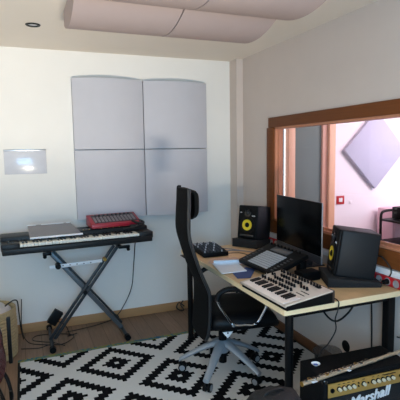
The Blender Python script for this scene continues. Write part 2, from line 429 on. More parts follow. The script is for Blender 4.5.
# plastic pocket on the back wall
pk = thing('document_holder', 'clear plastic document pocket fixed to back wall, left of grey panels', 'document holder', (-1.995, 0, 1.492))
B((0, -.006, 0), (.335, .006, .205), .002).build('clear_sleeve', CLEAR, pk)
B((0, -.011, .098), (.337, .006, .014), .002).build('clamp_strip', SILVER, pk)
B((0, -.002, 0), (.32, .002, .195)).build('backing_sheet', WHITEP, pk)

# ================================================================= DESK
DZ = .74
dk = thing('desk', 'birch-topped desk on black round legs along the right wall', 'desk', (0, 0, 0))
dx0, dx1, dy0, dy1 = -.823, -.035, -2.188, -.605
span(dx0+.002, dx1, dy0+.002, dy1-.002, .709, DZ).build('desktop', BIRCH, dk)
e = MB().box((dx0+.0005, (dy0+dy1)/2, .7245), (.003, dy1-dy0, .031)).box(((dx0+dx1)/2, dy0+.0005, .7245), (dx1-dx0, .003, .031))
e.build('edge_band', EDGE, dk)
for x, y in ((-.752, -2.125), (-.790, -.715), (-.085, -.70)):
    l = MB().rod((x, y, .02), (x, y, .70), .0225, seg=24).rod((x, y, .0066), (x, y, .025), .028, seg=24).box((x, y, .705), (.12, .12, .008), .002)
    l.build('leg', BLACKM, dk)
MB().box((-.07, -2.13, .3585), (.05, .05, .70), .004).box((-.07, -2.13, .010), (.07, .07, .006), .002).build('leg', BLACKM, dk)
MB().box((-.40, -2.135, .69), (.68, .02, .035), .003).box((-.765, -1.37, .69), (.02, 1.46, .035), .003).build('under_frame', BLACKM, dk)

# ================================================================= SPEAKERS
def studio_monitor(loc, rot, label):
    t = thing('studio_monitor', label, 'speaker', loc, 0, 'black studio monitor speakers', rot)
    w_, d_, h_ = .188, .246, .284
    MB().box((0, d_/2+.008, h_/2), (w_, d_-.016, h_), .010, 3).build('cabinet', mat('speaker_vinyl', (22, 26, 30), .5, spec=.2, noise=.1, nscale=200), t)
    bf = MB(); bf.box((0, .010, h_/2), (w_, .022, h_), .012, 4); bf.build('front_baffle', BLACK, t)
    R = Matrix.Translation((0, -.001, .118)) @ Matrix.Rotation(math.pi/2, 4, 'X')
    wf = MB().lathe([(.072, -.002), (.072, .003), (.064, .006), (.047, .0035), (.045, .002)], R, 40); wf.build('woofer_rim', BLACKM, t)
    cone = MB().lathe([(.046, .004), (.043, .001), (.021, .002), (.021, .003), (.0462, .006)], R, 40).build('woofer_cone', YELLOW, t)
    MB().lathe([(0, .014), (.008, .013), (.016, .009), (.021, .003)], R, 32).build('dust_cap', BLACK, cone)
    R2 = Matrix.Translation((0, -.001, .222)) @ Matrix.Rotation(math.pi/2, 4, 'X')
    tw = MB().lathe([(.034, -.001), (.034, .004), (.024, .001), (.016, .0005)], R2, 32).build('tweeter_waveguide', BLACKG, t)
    MB().lathe([(0, .008), (.008, .006), (.0125, .001)], R2, 24).build('tweeter_dome', DGREY, tw)
    MB().box((0, -.002, .026), (.13, .004, .022), .008, 3).build('bass_port', BLACKG, t)
    text('KRK', .017, WHITEP, 'badge', t, (.058, -.003, .196), (math.pi/2, 0, 0))
    MB().box((-.066, -.002, .222), (.016, .002, .008)).build('small_label', GREYP, t)
    return t
def T_(a): return a
studio_monitor((-.285, -.752, .812), (-.13, 0, -1.02), 'black studio speaker with yellow cone, on foam at desk far end')
studio_monitor((-.287, -1.858, .800), (-.137, 0, -2.02), 'black studio speaker seen mostly from its plain side, right of monitor')
def foam_pad(loc, rz, label, hf=.058, hr=.03, w_=.23, d_=.29):
    pr = [(-.03, 0), (d_-.03, 0), (d_-.03, hr), (-.03, hf)]
    M = Matrix(((0, 0, 1, 0), (1, 0, 0, 0), (0, 1, 0, 0), (0, 0, 0, 1)))
    o = MB().prism(pr, -w_/2, w_/2, .002, M).build('foam_speaker_pad', FOAM, None, loc, (0, 0, rz))
    return tag(o, label, 'speaker pad', 'charcoal foam wedges under the speakers')
foam_pad((-.290, -.752, DZ+.0005), -1.02, 'charcoal foam wedge under the far speaker with yellow cone', .072, .040, .24)
foam_pad((-.300, -1.862, DZ+.0005), -2.0, 'charcoal foam wedge under the nearer speaker right of monitor', .058, .030, .27, .31)

# ================================================================= ALL-IN-ONE COMPUTER
mc = thing('desktop_computer', 'large black all-in-one computer screen with grey chin, standing on the desk', 'computer', (-.243, -1.437, DZ+.0005), -1.66)
w_, h_ = .630, .405
z0 = .072
MB().box((0, .009, z0+h_/2), (w_, .010, h_), .004, 3).build('housing', mat('housing_metal', (128, 129, 133), .35, metal=.4), mc)
MB().box((0, .0015, z0+.052+(h_-.052)/2), (w_-.002, .005, h_-.054), .002).build('screen', mat('screen_glass', (5, 6, 7), .2, spec=.06), mc)
MB().box((0, .0015, z0+.026), (w_-.002, .005, .050), .002).build('chin', CHIN, mc)
pts = [(.0, .0), (.19, .0), (.19, .008), (.01, .008)]
sm = MB().box((0, .075, .004), (.20, .19, .008), .003).box((0, .095, .11), (.17, .008, .24), .003, rot=(-.22, 0, 0))
sm.box((0, .07, .215), (.15, .10, .010), .003, rot=(.3, 0, 0))
sm.build('stand', CHIN, mc)

# ================================================================= PAD CONTROLLER
pc = thing('pad_controller', 'black tilted pad controller with a grid of pale pads, before the screen', 'music controller', (-.612, -1.505, DZ), -1.531)
ti = .34
Mx = Matrix.Translation((0, 0, .018)) @ Matrix.Rotation(ti, 4, 'X')
W_, D_ = .445, .285
bd = MB().box((0, D_/2, .016), (W_, D_, .03), .006, 3, M=Mx); bd.build('body', BLACK, pc)
for s in (-1, 1):
    MB().box((s*(W_/2-.04), D_-.05, .052), (.05, .05, .10), .004).build('stand_foot', BLACKM, pc)
for r_ in range(8):
    rowm = MB()
    for c_ in range(8):
        rowm.box((-.105+c_*.0300-.002, .030+r_*.0215, .0325), (.0288, .0165, .005), .0015, M=Mx)
    rowm.build('pad_row', GREYP, pc)
MB().box((-.01, D_-.050, .0325), (.20, .055, .004), .001, M=Mx).build('display', mat('display_glass', (74, 74, 76), .3), pc)
for s in (-1, 1):
    for q in range(7): MB().box((s*.175-.004, .03+q*.026, .0325), (.028, .012, .003), .001, M=Mx).build('function_button', DGREY, pc)
for q in range(9):
    a = Mx @ Vector((-.18+q*.042, D_-.013, .031)); b = Mx @ Vector((-.18+q*.042, D_-.013, .045)); MB().rod(a, b, .0075, seg=14).build('encoder_knob', BLACKM, pc)

# ================================================================= SYNTHESIZER (near desk end)
sy = thing('synthesizer', 'champagne-coloured synthesizer with slim keys and many knobs, at near desk corner', 'synthesizer', (-.846, -1.985, DZ), -1.545)
SW, SD = .475, .305
M = Matrix(((0, 0, 1, 0), (1, 0, 0, 0), (0, 1, 0, 0), (0, 0, 0, 1)))
MB().prism([(.012, .006), (SD, .006), (SD, .062), (.012, .026)], -SW/2+.004, SW/2-.004, 0, M).build('body', BLACK, sy)
an = math.atan2(.038, SD)
Ms = Matrix.Translation((0, 0, .029)) @ Matrix.Rotation(an, 4, 'X')
tp = MB().box((0, .115+.094, .004), (SW, .188, .008), .002, M=Ms)
tp.box((-SW/2+.012, .06, .004), (.024, .12, .008), .002, M=Ms).box((SW/2-.012, .06, .004), (.024, .12, .008), .002, M=Ms)
tp.box((0, .004, .002), (SW, .008, .012), .002, M=Ms)
tp.build('top_panel', SYNTH, sy)
MB().prism([(SD-.006, .006), (SD+.006, .006), (SD+.006, .073), (SD-.006, .073)], -SW/2, SW/2, .001, M).build('rear_wood_panel', WALNUT, sy)
MB().box((-.20, .05, .010), (.03, .03, .012)).box((.20, .05, .006), (.03, .03, .012)).box((-.20, .27, .006), (.03, .03, .012)).box((.20, .27, .006), (.03, .03, .012)).build('feet', BLACK, sy)
nk = 22; kp = (SW-.052)/nk
for k in range(nk):
    MB().box((-SW/2+.026+kp*(k+.5), (.060), .006), (kp-.0024, .108, .010), .001, M=Ms).build('white_key', SYNKEY, sy)
for k in range(nk-1):
    if k % 7 in (2, 6): continue
    MB().box((-SW/2+.026+kp*(k+1), .078, .015), (kp*.40, .066, .010), .002, M=Ms).build('black_key', BLACKK, sy)
kc = 0
for gx, cols, rows in ((-.20, 2, 3), (-.135, 4, 4), (-.02, 4, 4), (.09, 3, 3), (.165, 1, 2)):
    for a in range(cols):
        for b in range(rows):
            x = gx+a*.026; y = .140+b*(.135/(rows-1) if rows > 1 else 0)
            if x > .1 and y < .19: continue
            p = Ms @ Vector((x, y, .008)); q = Ms @ Vector((x, y, .026))
            MB().rod(p, q, .0072 if (a+b) % 3 else .0085, .006, seg=12).build('knob', BLACKM, sy); kc += 1
for x, y in ((-.215, .14), (-.215, .175), (-.165, .20), (-.035, .15), (-.035, .24), (.07, .26)):
    p = Ms @ Vector((x, y, .008)); q = Ms @ Vector((x, y, .024)); MB().rod(p, q, .003, .002, seg=8).build('toggle_switch', CHROME, sy)
MB().box((.165, .145, .009), (.07, .005, .002), 0, M=Ms).box((.165, .175, .009), (.07, .005, .002), 0, M=Ms).build('slider_slot', BLACKG, sy)
MB().box((.15, .275, .009), (.04, .022, .002), 0, M=Ms).build('oled_display', BLACKG, sy)

# ================================================================= MIXER
mx = thing('mixing_desk', 'small black mixing desk covered in knobs on the desk far corner', 'mixer', (-.667, -.979, DZ), -.054)
mw, md = .205, .33
MB().prism([(0, .004), (md, .004), (md, .052), (0, .036)], -mw/2, mw/2, .003, M).build('body', BLACK, mx)
MB().box((-.07, .04, .003), (.02, .02, .006)).box((.07, .04, .003), (.02, .02, .006)).box((-.07, .28, .003), (.02, .02, .006)).box((.07, .28, .003), (.02, .02, .006)).build('feet', BLACK, mx)
for a in range(7):
    for b in range(9):
        x = -.084+a*.028; y = .025+b*.034; z = .036+y/md*.016
        if a == 6 and b < 3: continue
        (MB().rod((x, y, z), (x, y, z+.013), .0062, .005, seg=10)).build('knob', (GREYP if (b in (7, 8) and a % 2 == 0 or (a*3+b) % 5 == 0) else DGREY), mx)

# ================================================================= PAPERS
nb = thing('notebook', 'open white notepad with one curled-up page, at the desk edge', 'notebook', (-.722, -1.305, DZ+.0), -.02)
MB().prism([(-.115, -.155), (.07, -.155), (.10, .05), (-.07, .12)], .007, .012, 0).build('page_block', PAPER, nb)
def curl(u, v):
    a = math.pi*1.1*u; return ((-.07+.19*v, .085-.05*v+.030*math.sin(a)-.02, .0135+.022*(1-math.cos(a))*.7), (0, 0, 1))
MB().grid(curl, 14, 4, .0012).build('curled_page', PAPER, nb)
sh = MB().prism([(-.80, -1.13), (-.72, -1.0), (-.53, -1.05), (-.57, -1.28), (-.70, -1.33)], DZ+.0006, DZ+.0022, 0).build('loose_sheet', PINKP)
tag(sh, 'pinkish sheet of paper lying behind the white notepad', 'paper')
bf = MB().prism([(-.785, -1.58), (-.70, -1.60), (-.575, -1.43), (-.61, -1.36), (-.76, -1.46)], DZ+.0022, DZ+.0060, 0).build('folder', BLUEF)
tag(bf, 'blue card folder between white notepad and champagne synthesizer', 'folder')

# ================================================================= CABLES
def cable(pts, r, label, mt=CABLE, cat='cable', name='cable', sub=8):
    o = MB().tube(pts, r, 8, sub).build(name, mt); return tag(o, label, cat)
cable([(-.62, -.98, .748), (-.52, -.92, .746), (-.44, -.96, .746), (-.42, -1.10, .746), (-.44, -1.22, .747)], .003, 'black cable curving across desk behind the pad controller')
gc = cable([(-.56, -.85, .747), (-.47, -.83, .746), (-.40, -.92, .752), (-.36, -1.02, .756), (-.30, -1.08, .75)], .0055, 'thick grey cable bunched on desk beside the far foam wedge', GCABLE)
cable([(-.52, -.70, .745), (-.46, -.76, .745), (-.40, -.85, .7455)], .0035, 'short grey cable along the desk far end', GCABLE)
cable([(-.495, -2.10, .75), (-.488, -2.19, .744), (-.497, -2.202, .70), (-.512, -2.20, .65), (-.500, -2.19, .58), (-.535, -2.17, .50), (-.545, -2.12, .43), (-.55, -2.08, .25), (-.56, -2.08, .01)], .0035, 'thin black cable hanging over the near desk edge from the synthesizer')
cable([(-.33, -1.72, .70), (-.30, -1.77, .58), (-.30, -1.86, .515), (-.30, -1.95, .515), (-.30, -2.05, .60), (-.30, -2.12, .70)], .0060, 'black cable sagging in a loop beneath the desk')
cable([(-.02, -1.93, .70), (-.016, -1.94, .45), (-.022, -1.95, .2), (-.03, -1.95, .015)], .005, 'black cable running down the wall beside the square desk leg')
cable([(-.03, -1.98, .90), (-.05, -2.05, .905), (-.035, -2.10, .85), (-.03, -2.09, .80), (-.04, -2.03, .765)], .005, 'black cable looping below the window casing beside the near speaker')
cable([(-.03, -2.16, .45), (-.03, -2.3, .475), (-.03, -2.5, .50)], .004, 'thin black cable across the right wall below the desk')
# grommet hole on right wall
gm = MB().lathe([(0, -.001), (.028, -.001), (.036, -.004), (.040, -.002), (.040, 0)], Matrix.Translation((-.0005, -1.685, .193)) @ Matrix.Rotation(math.pi/2, 4, 'Y'), 28).build('cable_grommet', BLACK)
tag(gm, 'round black cable hole low on the right wall, under the desk', 'cable grommet')
# trunking and socket strips
tr = span(-.030, -.001, -2.9, -.64, .797, .835, .002).build('cable_trunking', WHITEP); tag(tr, 'long white cable trunking on the wall below the window', 'cable trunking')
def socket_strip(y, L, n, label, plugs):
    t = thing('power_strip', label, 'power strip', (-.022, y, .768), 0, 'red socket strips')
    MB().box((0, 0, 0), (.042, L, .054), .004).build('body', REDP, t)
    for k in range(n):
        yy = L/2-.045-k*(L-.09)/max(1, n-1)
        Rr = Matrix.Translation((-.0215, yy, 0)) @ Matrix.Rotation(-math.pi/2, 4, 'Y')
        MB().lathe([(.023, 0), (.023, .003), (.019, .003), (.017, -.0), (0, .0003)], Rr, 24).build('socket', mat('socket_grey', (150, 148, 150), .5), t)
        if k in plugs:
            pg = thing('power_plug', 'black power plug in the red socket strip, %s' % plugs[k], 'plug', (-.044, y+yy, .768), 0, 'black plugs')
            MB().rod((-.001, 0, 0), (-.034, 0, 0), .017, .012, seg=18).build('plug_body', BLACK, pg)
            MB().tube([(-.03, 0, 0), (-.05, -.005, -.005), (-.055, -.01, -.022)], .004, 8).build('plug_cable', CABLE, pg)
    return t
socket_strip(-2.12, .42, 6, 'red socket strip with white sockets behind the near speaker', {2: 'nearest the square desk leg', 0: 'beside the near speaker'})
socket_strip(-.76, .24, 3, 'red socket strip on the wall between far speaker and screen', {})
ub = MB().box((0, 0, .03), (.14, .09, .058), .006).build('hard_drive', BLACK, None, (-.395, -1.78, DZ+.001), (0, 0, .05))
tag(ub, 'small black box on desk behind the champagne synthesizer', 'hard drive')

# ================================================================= OFFICE CHAIR
ch = thing('office_chair', 'black high-back office chair with headrest on a grey star base', 'office chair', (-.785, -1.340, .006), math.radians(80))
# base
hub = MB().lathe([(0, .150), (.040, .150), (.050, .17), (.048, .215), (.034, .238), (0, .238)]).build('base_hub', ALU, ch)
wy = ch.rotation_euler.z
for k in range(5):
    a = math.radians(9+72*k)-wy; d = Vector((math.cos(a), math.sin(a), 0)); n = Vector((-d.y, d.x, 0))
    lg = MB()
    def fn(u, v, d=d, n=n):
        r = .030+u*.28; wd = .066-.026*u; z = .232-.135*u**1.25
        th = 2*math.pi*v
        return (d*r + n*(wd*.5*math.cos(th)*1.15) + Vector((0, 0, z-.016+ (.024-.010*u)*math.sin(th))))
    t = bmesh.new(); rings = []
    for i in range(9): rings.append([t.verts.new(fn(i/8, j/12)) for j in range(12)])
    for i in range(8):
        for j in range(12): t.faces.new((rings[i][j], rings[i][(j+1) % 12], rings[i+1][(j+1) % 12], rings[i+1][j]))
    t.faces.new(rings[0][::-1]); t.faces.new(rings[-1]); bmesh.ops.recalc_face_normals(t, faces=t.faces)
    lg._merge(t); leg = lg.build('base_leg', ALU, ch)
    p = d*.302; cs_ = MB().rod(p+Vector((0, 0, .055)), p+Vector((0, 0, .086)), .008).box((p.x, p.y, .055), (.035, .022, .018), .006)
    q = p-d*.015; tn = n
    cs_.rod(q+tn*.008+Vector((0, 0, .029)), q+tn*.026+Vector((0, 0, .029)), .0285, seg=24)
    cs_.rod(q-tn*.008+Vector((0, 0, .029)), q-tn*.026+Vector((0, 0, .029)), .0285, seg=24)
    cst = cs_.build('caster', BLACK, ch)
    MB().rod(q+tn*.0262+Vector((0, 0, .029)), q+tn*.0275+Vector((0, 0, .029)), .020, seg=20).rod(q-tn*.0262+Vector((0, 0, .029)), q-tn*.0275+Vector((0, 0, .029)), .020, seg=20).build('wheel_rim', ALU, cst)
MB().rod((0, 0, .075), (0, 0, .32), .028, seg=20).rod((0, 0, .28), (0, 0, .40), .020, seg=20).build('gas_column', BLACK, ch)
MB().box((0, .0, .365), (.18, .26, .055), .015, 3).box((-.15, .02, .372), (.14, .010, .010), .003).build('tilt_mechanism', BLACKM, ch)
# white triangular tag
tm = Matrix.Translation((-.205, .045, .395)) @ Matrix.Rotation(math.pi/2, 4, 'Y') @ Matrix.Rotation(-math.pi/2, 4, 'Z')
o = MB().prism([(-.036, .018), (.036, .018), (0, -.026)], 0, .002, 0, Matrix.Translation((-.215, .02, .362)) @ Matrix(((0, 0, 1, 0), (1, 0, 0, 0), (0, 1, 0, 0), (0, 0, 0, 1)))).build('triangular_tag', WHITEP, ch); o['label'] = 'white triangular tag'
# seat
st_ = MB()
t = bmesh.new(); nu, nv = 20, 20; Tp = []; Bt = []
def seatpt(u, v):
    x = (u-.5)*2; y = (v-.5)*2
    k = (1-abs(x)**5)**.2 if abs(x) < 1 else 0
    # superellipse mapping
    X = x*.26*(1-.10*max(0, -y)**3); Y = y*.245
    return X, Y
for i in range(nu+1):
    ra, rb = [], []
    for j in range(nv+1):
        x = (i/nu-.5)*2; y = (j/nv-.5)*2
        X = x*math.sqrt(1-y*y/2*.42)*.27; Y = y*math.sqrt(1-x*x/2*.42)*.255-.100
        ed = max(abs(x), abs(y)); rd = (1-min(1, ed)**8)
        z = .435+.060*rd - .028*max(0, -y)**4 + .012*abs(x)**2
        ra.append(t.verts.new((X, Y, z))); rb.append(t.verts.new((X*.97, Y*.97, .405-.020*rd - .010*max(0, -y)**4)))
    Tp.append(ra); Bt.append(rb)
for i in range(nu):
    for j in range(nv):
        t.faces.new((Tp[i][j], Tp[i+1][j], Tp[i+1][j+1], Tp[i][j+1])); t.faces.new((Bt[i][j], Bt[i][j+1], Bt[i+1][j+1], Bt[i+1][j]))
for i in range(nu):
    t.faces.new((Tp[i][0], Bt[i][0], Bt[i+1][0], Tp[i+1][0])); t.faces.new((Tp[i][nv], Tp[i+1][nv], Bt[i+1][nv], Bt[i][nv]))
for j in range(nv):
    t.faces.new((Tp[0][j], Tp[0][j+1], Bt[0][j+1], Bt[0][j])); t.faces.new((Tp[nu][j], Bt[nu][j], Bt[nu][j+1], Tp[nu][j+1]))
bmesh.ops.recalc_face_normals(t, faces=t.faces); st_._merge(t)
st_.build('seat', LEATHER, ch, ang=60)
# backrest: profile (z, u)
prof = [(.33, .150), (.39, .140), (.50, .130), (.64, .130), (.71, .152), (.79, .186), (.925, .228), (1.02, .252), (1.114, .252), (1.22, .246), (1.315, .243)]
def prof_u(z):
    for (z0_, a), (z1_, b) in zip(prof, prof[1:]):
        if z <= z1_: 
            k = (z-z0_)/(z1_-z0_); return a+(b-a)*k
    return prof[-1][1]
P_ = spline([Vector((z, u, 0)) for z, u in prof], 4)
def bk(u, v):
    p = P_[min(len(P_)-1, int(round(v*(len(P_)-1))))]; z, yy = p.x, p.y
    hw = .235-.045*max(0, (z-.8)/.53)**1.3
    e1 = max(0, (.42-z)/.09); e2 = max(0, (z-1.27)/.055)
    hw *= math.sqrt(max(.02, 1-.30*min(1, e1)**2)) * math.sqrt(max(.02, 1-.30*min(1, e2)**2))
    s = (u-.5)*2
    lum = .030*(1-s*s)
    return ((s*hw, yy+lum*.9, z), (0, 1, 0))
MB().grid(bk, 14, len(P_)-1, .026).build('backrest', FABRIC, ch, ang=60)
# frame piping down both edges
for s in (-1, 1):
    pts = []
    for i, p in enumerate(P_):
        if i % 3 and i != len(P_)-1: continue
        z, yy = p.x, p.y
        hw = .237-.045*max(0, (z-.8)/.53)**1.3
        e1 = max(0, (.42-z)/.09); hw *= math.sqrt(max(.02, 1-.30*min(1, e1)**2))
        pts.append((s*hw, yy+.012, z))
    o = MB().tube(pts, .011, 8, 3).build('back_frame_rail', mat('rail_satin_black', (34, 36, 38), .3, spec=.5), ch)
# headrest
def hd(u, v):
    s = (u-.5)*2; q = (v-.5)*2
    r = (1-abs(q)**4)**.5*(1-.25*abs(s)**4)
    return ((s*.155, .218-.052*r+.012*s*s, 1.212+q*.092), (0, 1, 0))
MB().grid(hd, 12, 14, .022).build('headrest', FABRIC, ch, ang=60)
MB().box((0, .245, 1.225), (.12, .03, .05), .008).build('headrest_bracket', BLACK, ch)
MB().box((0, .135, .40), (.10, .10, .03), .01).box((0, .165, .44), (.10, .02, .12), .008).build('back_bracket', BLACKM, ch)
# armrests: loops (u, z)
loop = [(-.000, .450), (.045, .510), (.098, .600), (.088, .648), (.03, .672), (-.06, .660), (-.15, .622), (-.225, .580), (-.210, .520), (-.155, .443), (-.08, .440)]
for s in (-1, 1):
    ar = MB().tube([(s*.272, u, z) for u, z in loop], .0085, 10, 6, closed=True).build('armrest_frame', CHROME, ch)
    MB().tube([(s*.272, .105, .612), (s*.272, .090, .655), (s*.272, .03, .683), (s*.272, -.06, .671), (s*.272, -.15, .632), (s*.272, -.205, .602)], .017, 10, 6).build('arm_pad', LEATHER, ar)
    bl = MB()
    for u, z in ((-.000, .448), (-.155, .443)): bl.rod((s*.255, u, z), (s*.285, u, z), .012, seg=14)
    bl.build('bolt', CHROME, ar)

# ================================================================= STAGE KEYBOARD, STAND
kt = thing('stage_keyboard', 'long black stage keyboard on an X stand by the back wall', 'keyboard', (-1.615, -.53, .808), .060)
KW, KD = 1.175, .34
bdm = MB()
bdm.box((0, .012, .028), (KW-.02, .030, .045), .006)
bdm.box((0, KD/2+.01, .022), (KW-.01, KD-.02, .044), .008)
bdm.box((0, .250, .075), (KW, .19, .090), .014)
kx0 = -KW/2+.130; kx1 = kx0+.925
bdm.box(((-KW/2+kx0)/2, .085, .060), (kx0+KW/2, .16, .058), .010)
bdm.box(((KW/2+kx1)/2, .085, .060), (KW/2-kx1, .16, .058), .010)
bdm.build('body', mat('keyboard_casing', (24, 26, 27), .45, spec=.3, noise=.1), kt)
MB().box((-KW/2+.055, .08, .094), (.012, .045, .014), .004).box((-KW/2+.085, .08, .090), (.010, .03, .008), .003).build('pitch_wheels', BLACKG, kt)
n = 36; kp = .925/n
for k in range(n): MB().box((kx0+kp*(k+.5), .080, .068), (kp-.0022, .145, .020), .0015).build('white_key', WHITEK, kt)
for k in range(n-1):
    if k % 7 in (2, 6): continue
    MB().box((kx0+kp*(k+1), .105, .083), (kp*.55, .092, .013), .002).build('black_key', BLACKK, kt)
pnm = MB()
for k in range(14): pnm.box((kx0+.36+k*.028, .20, .121), (.016, .010, .004), .001)
pnm.build('panel_buttons', GREYB, kt)
g2 = MB()
for k in range(7): g2.box((kx0+.50+k*.05, .178, .121), (.010, .008, .004), .001)
g2.build('panel_lamps', BRASS, kt)
# music rest / smoked sheet
mr = thing('music_rest', 'grey see-through plastic sheet with shiny edges, lying on the keyboard at left', 'music rest', (-1.815, -.440, .905), .060)
an2 = .30
Mr = Matrix.Translation((0, 0, .0)) @ Matrix.Rotation(an2, 4, 'X')
MB().prism([(-.185, -.01), (.215, -.01), (.155, .225), (-.185, .225)], .004, .009, 0, Mr).build('sheet', SMOKE, mr)
MB().box((.015, -.008, .010), (.40, .008, .014), .002, M=Mr).build('front_lip', WHITEB, mr)
MB().box((-.155, .222, .010), (.07, .006, .008), .002, M=Mr).box((.01, .222, .010), (.18, .006, .008), .002, M=Mr).box((.135, .222, .010), (.03, .006, .008), .002, M=Mr).build('top_edge_highlight_strip', WHITEB, mr)  # white bars painted in as highlights on the sheet's top edge
# red unit
rd = thing('red_synthesizer', 'compact red synthesizer with grey buttons on top of the keyboard at right', 'synthesizer', (-1.303, -.355, .9285), .12)
rw_, rdp = .430, .19
Mq = Matrix.Translation((0, 0, 0))
MB().prism([(0, .006), (rdp, .012), (rdp, .098), (0, .036)], -rw_/2, rw_/2, .003, M).build('body', RED, rd)
ra = math.atan2(.062, rdp); Mt = Matrix.Translation((0, 0, .036)) @ Matrix.Rotation(ra, 4, 'X')
MB().box((.006, .104, .001), (rw_-.055, .152, .004), .001, M=Mt).build('control_plate', mat('plate_dark', (58, 50, 54), .5), rd)
for k in range(12):
    x = -.168+k*.0305
    MB().box((x, .085, .006), (.019, .095, .007), .002, M=Mt).build('button_column', GREYB, rd)
for k in range(9):
    x = -.150+k*.0375; a = Mt @ Vector((x, .158, .002)); b = Mt @ Vector((x, .158, .016)); MB().rod(a, b, .008, seg=12).build('knob', DGREY, rd)
MB().box((-.17, .03, .003), (.03, .02, .006)).box((.17, .03, .003), (.03, .02, .006)).box((-.17, .16, .003), (.03, .02, .006)).box((.17, .16, .003), (.03, .02, .006)).build('feet', BLACK, rd)
cable([(-1.20, -.365, .938), (-1.12, -.38, .937), (-1.07, -.33, .938), (-1.09, -.25, .950), (-1.13, -.27, .965), (-1.17, -.34, .975), (-1.12, -.37, .955), (-1.07, -.34, .953), (-1.09, -.27, .965)], .0095, 'black cable coiled on the right end of the keyboard')
cable([(-1.27, -.43, .927), (-1.22, -.425, .930), (-1.15, -.40, .932), (-1.10, -.33, .965), (-1.12, -.26, .970), (-1.09, -.22, .94)], .007, 'black cable trailing from the red synthesizer over the keyboard')
# X stand
xs_ = thing('keyboard_stand', 'dark metal double-braced X stand holding the stage keyboard', 'keyboard stand', (0, 0, 0))
yc = -.31
def bar(p, q, y, w_=.026, d_=.020, mt=STEEL, nm='leg', par=None):
    a = Vector((p[0], y, p[1])); b = Vector((q[0], y, q[1])); d = b-a
    ang = math.atan2(d.x, d.z)
    return MB().box(tuple((a+b)/2), (w_, d_, d.length), .004, rot=(0, ang, 0)).build(nm, mt, par or xs_)
A0, A1 = (-1.87, .035), (-1.315, .775)
off = .020
for s in (-1, 1):
    bar((A0[0]+s*off, A0[1]), (A1[0]+s*off, A1[1]), yc-.028*1, .024, .022)
bar((-1.285, .030), (-1.865, .775), yc+.0, .036, .022, mat('light_steel', (84, 90, 95), .4, metal=.3))
bar((-1.275, .060), (-1.835, .775), yc+.045, .018, .018)
MB().rod((-1.592, yc-.05, .40), (-1.592, yc+.07, .40), .018, seg=20).build('pivot', BLACKM, xs_)
for x, s in ((-1.878, -1), (-1.283, 1)):
    MB().rod((x, -.53, .026), (x, -.03, .026), .0145, seg=16).build('foot_bar', STEEL, xs_)
    MB().rod((x, -.545, .026), (x, -.50, .026), .0245, seg=20).build('foot_cap', BLACK, xs_)
    MB().rod((x, -.055, .026), (x, -.02, .026), .0245, seg=20).build('foot_cap', BLACK, xs_)
for x, x2 in ((-1.865, -1.90), (-1.315, -1.25)):
    MB().box((x, -.345, .790), (.030, .34, .026), .005).build('support_arm', BLACKM, xs_)
    MB().box(((x+x2)/2, -.50, .788), (abs(x2-x)+.03, .03, .024), .006).rod((x2, -.515, .765), (x2, -.475, .785), .014, seg=12).build('arm_hook', BLACKM, xs_)
MB().box((-1.655, yc-.065, .655), (.42, .008, .030), .003, rot=(0, -.035, 0)).build('locking_plate', WHITEP, xs_)
for k in range(5): MB().rod((-1.76+k*.055, yc-.0705, .655+.0), (-1.76+k*.055, yc-.069, .655), .006, seg=10).build('plate_hole', GREYB, xs_)
MB().rod((-1.80, yc-.10, .655), (-1.80, yc-.03, .655), .022, seg=18).build('clamp_knob', BLACK, xs_)
MB().rod((-1.425, yc-.09, .672), (-1.425, yc-.03, .672), .014, seg=14).build('brass_pin', BRASS, xs_)
ad = B((0, 0, 0), (.074, .05, .118), .003).build('power_adapter', BLACK, None, (-1.842, yc-.075, .235), (0, .62, 0))
tag(ad, 'black power adapter hanging on the keyboard stand leg', 'power adapter')
# floor / wall cables by the stand
cable([(-1.09, -.21, .83), (-1.085, -.06, .72), (-1.10, -.03, .50), (-1.125, -.03, .30), (-1.20, -.035, .14), (-1.30, -.05, .03), (-1.45, -.10, .010), (-1.62, -.14, .008), (-1.75, -.16, .008)], .0042, 'black cable hanging down the back wall from the keyboard right end')
cable([(-1.83, -.36, .195), (-1.76, -.33, .13), (-1.73, -.30, .04), (-1.74, -.26, .010), (-1.66, -.22, .008)], .004, 'thin black lead dropping from the power adapter to the floor')
cable([(-2.09, -.12, .34), (-2.10, -.16, .10), (-2.06, -.24, .008), (-1.96, -.34, .007), (-1.80, -.40, .007), (-1.70, -.30, .007), (-1.72, -.22, .0072), (-1.86, -.15, .007), (-1.99, -.14, .007), (-2.02, -.22, .007), (-1.95, -.30, .0135), (-1.86, -.36, .0135), (-1.78, -.44, .0075)], .0035, 'long black cable looping over the floor under the keyboard stand')
cable([(-2.11, -.36, .0055), (-1.98, -.40, .0055), (-1.90, -.39, .0135), (-1.82, -.42, .0150)], .0035, 'short black cable on the floor between basket and stand')
kn_ = MB().tube([(-.62, -.05, .10), (-.65, -.06, .06), (-.63, -.09, .02), (-.66, -.06, .01), (-.69, -.05, .04), (-.66, -.04, .08), (-.61, -.05, .04)], .006, 8, 6).build('cable', CABLE)
tag(kn_, 'small tangle of black cable behind the chair at the baseboard', 'cable')

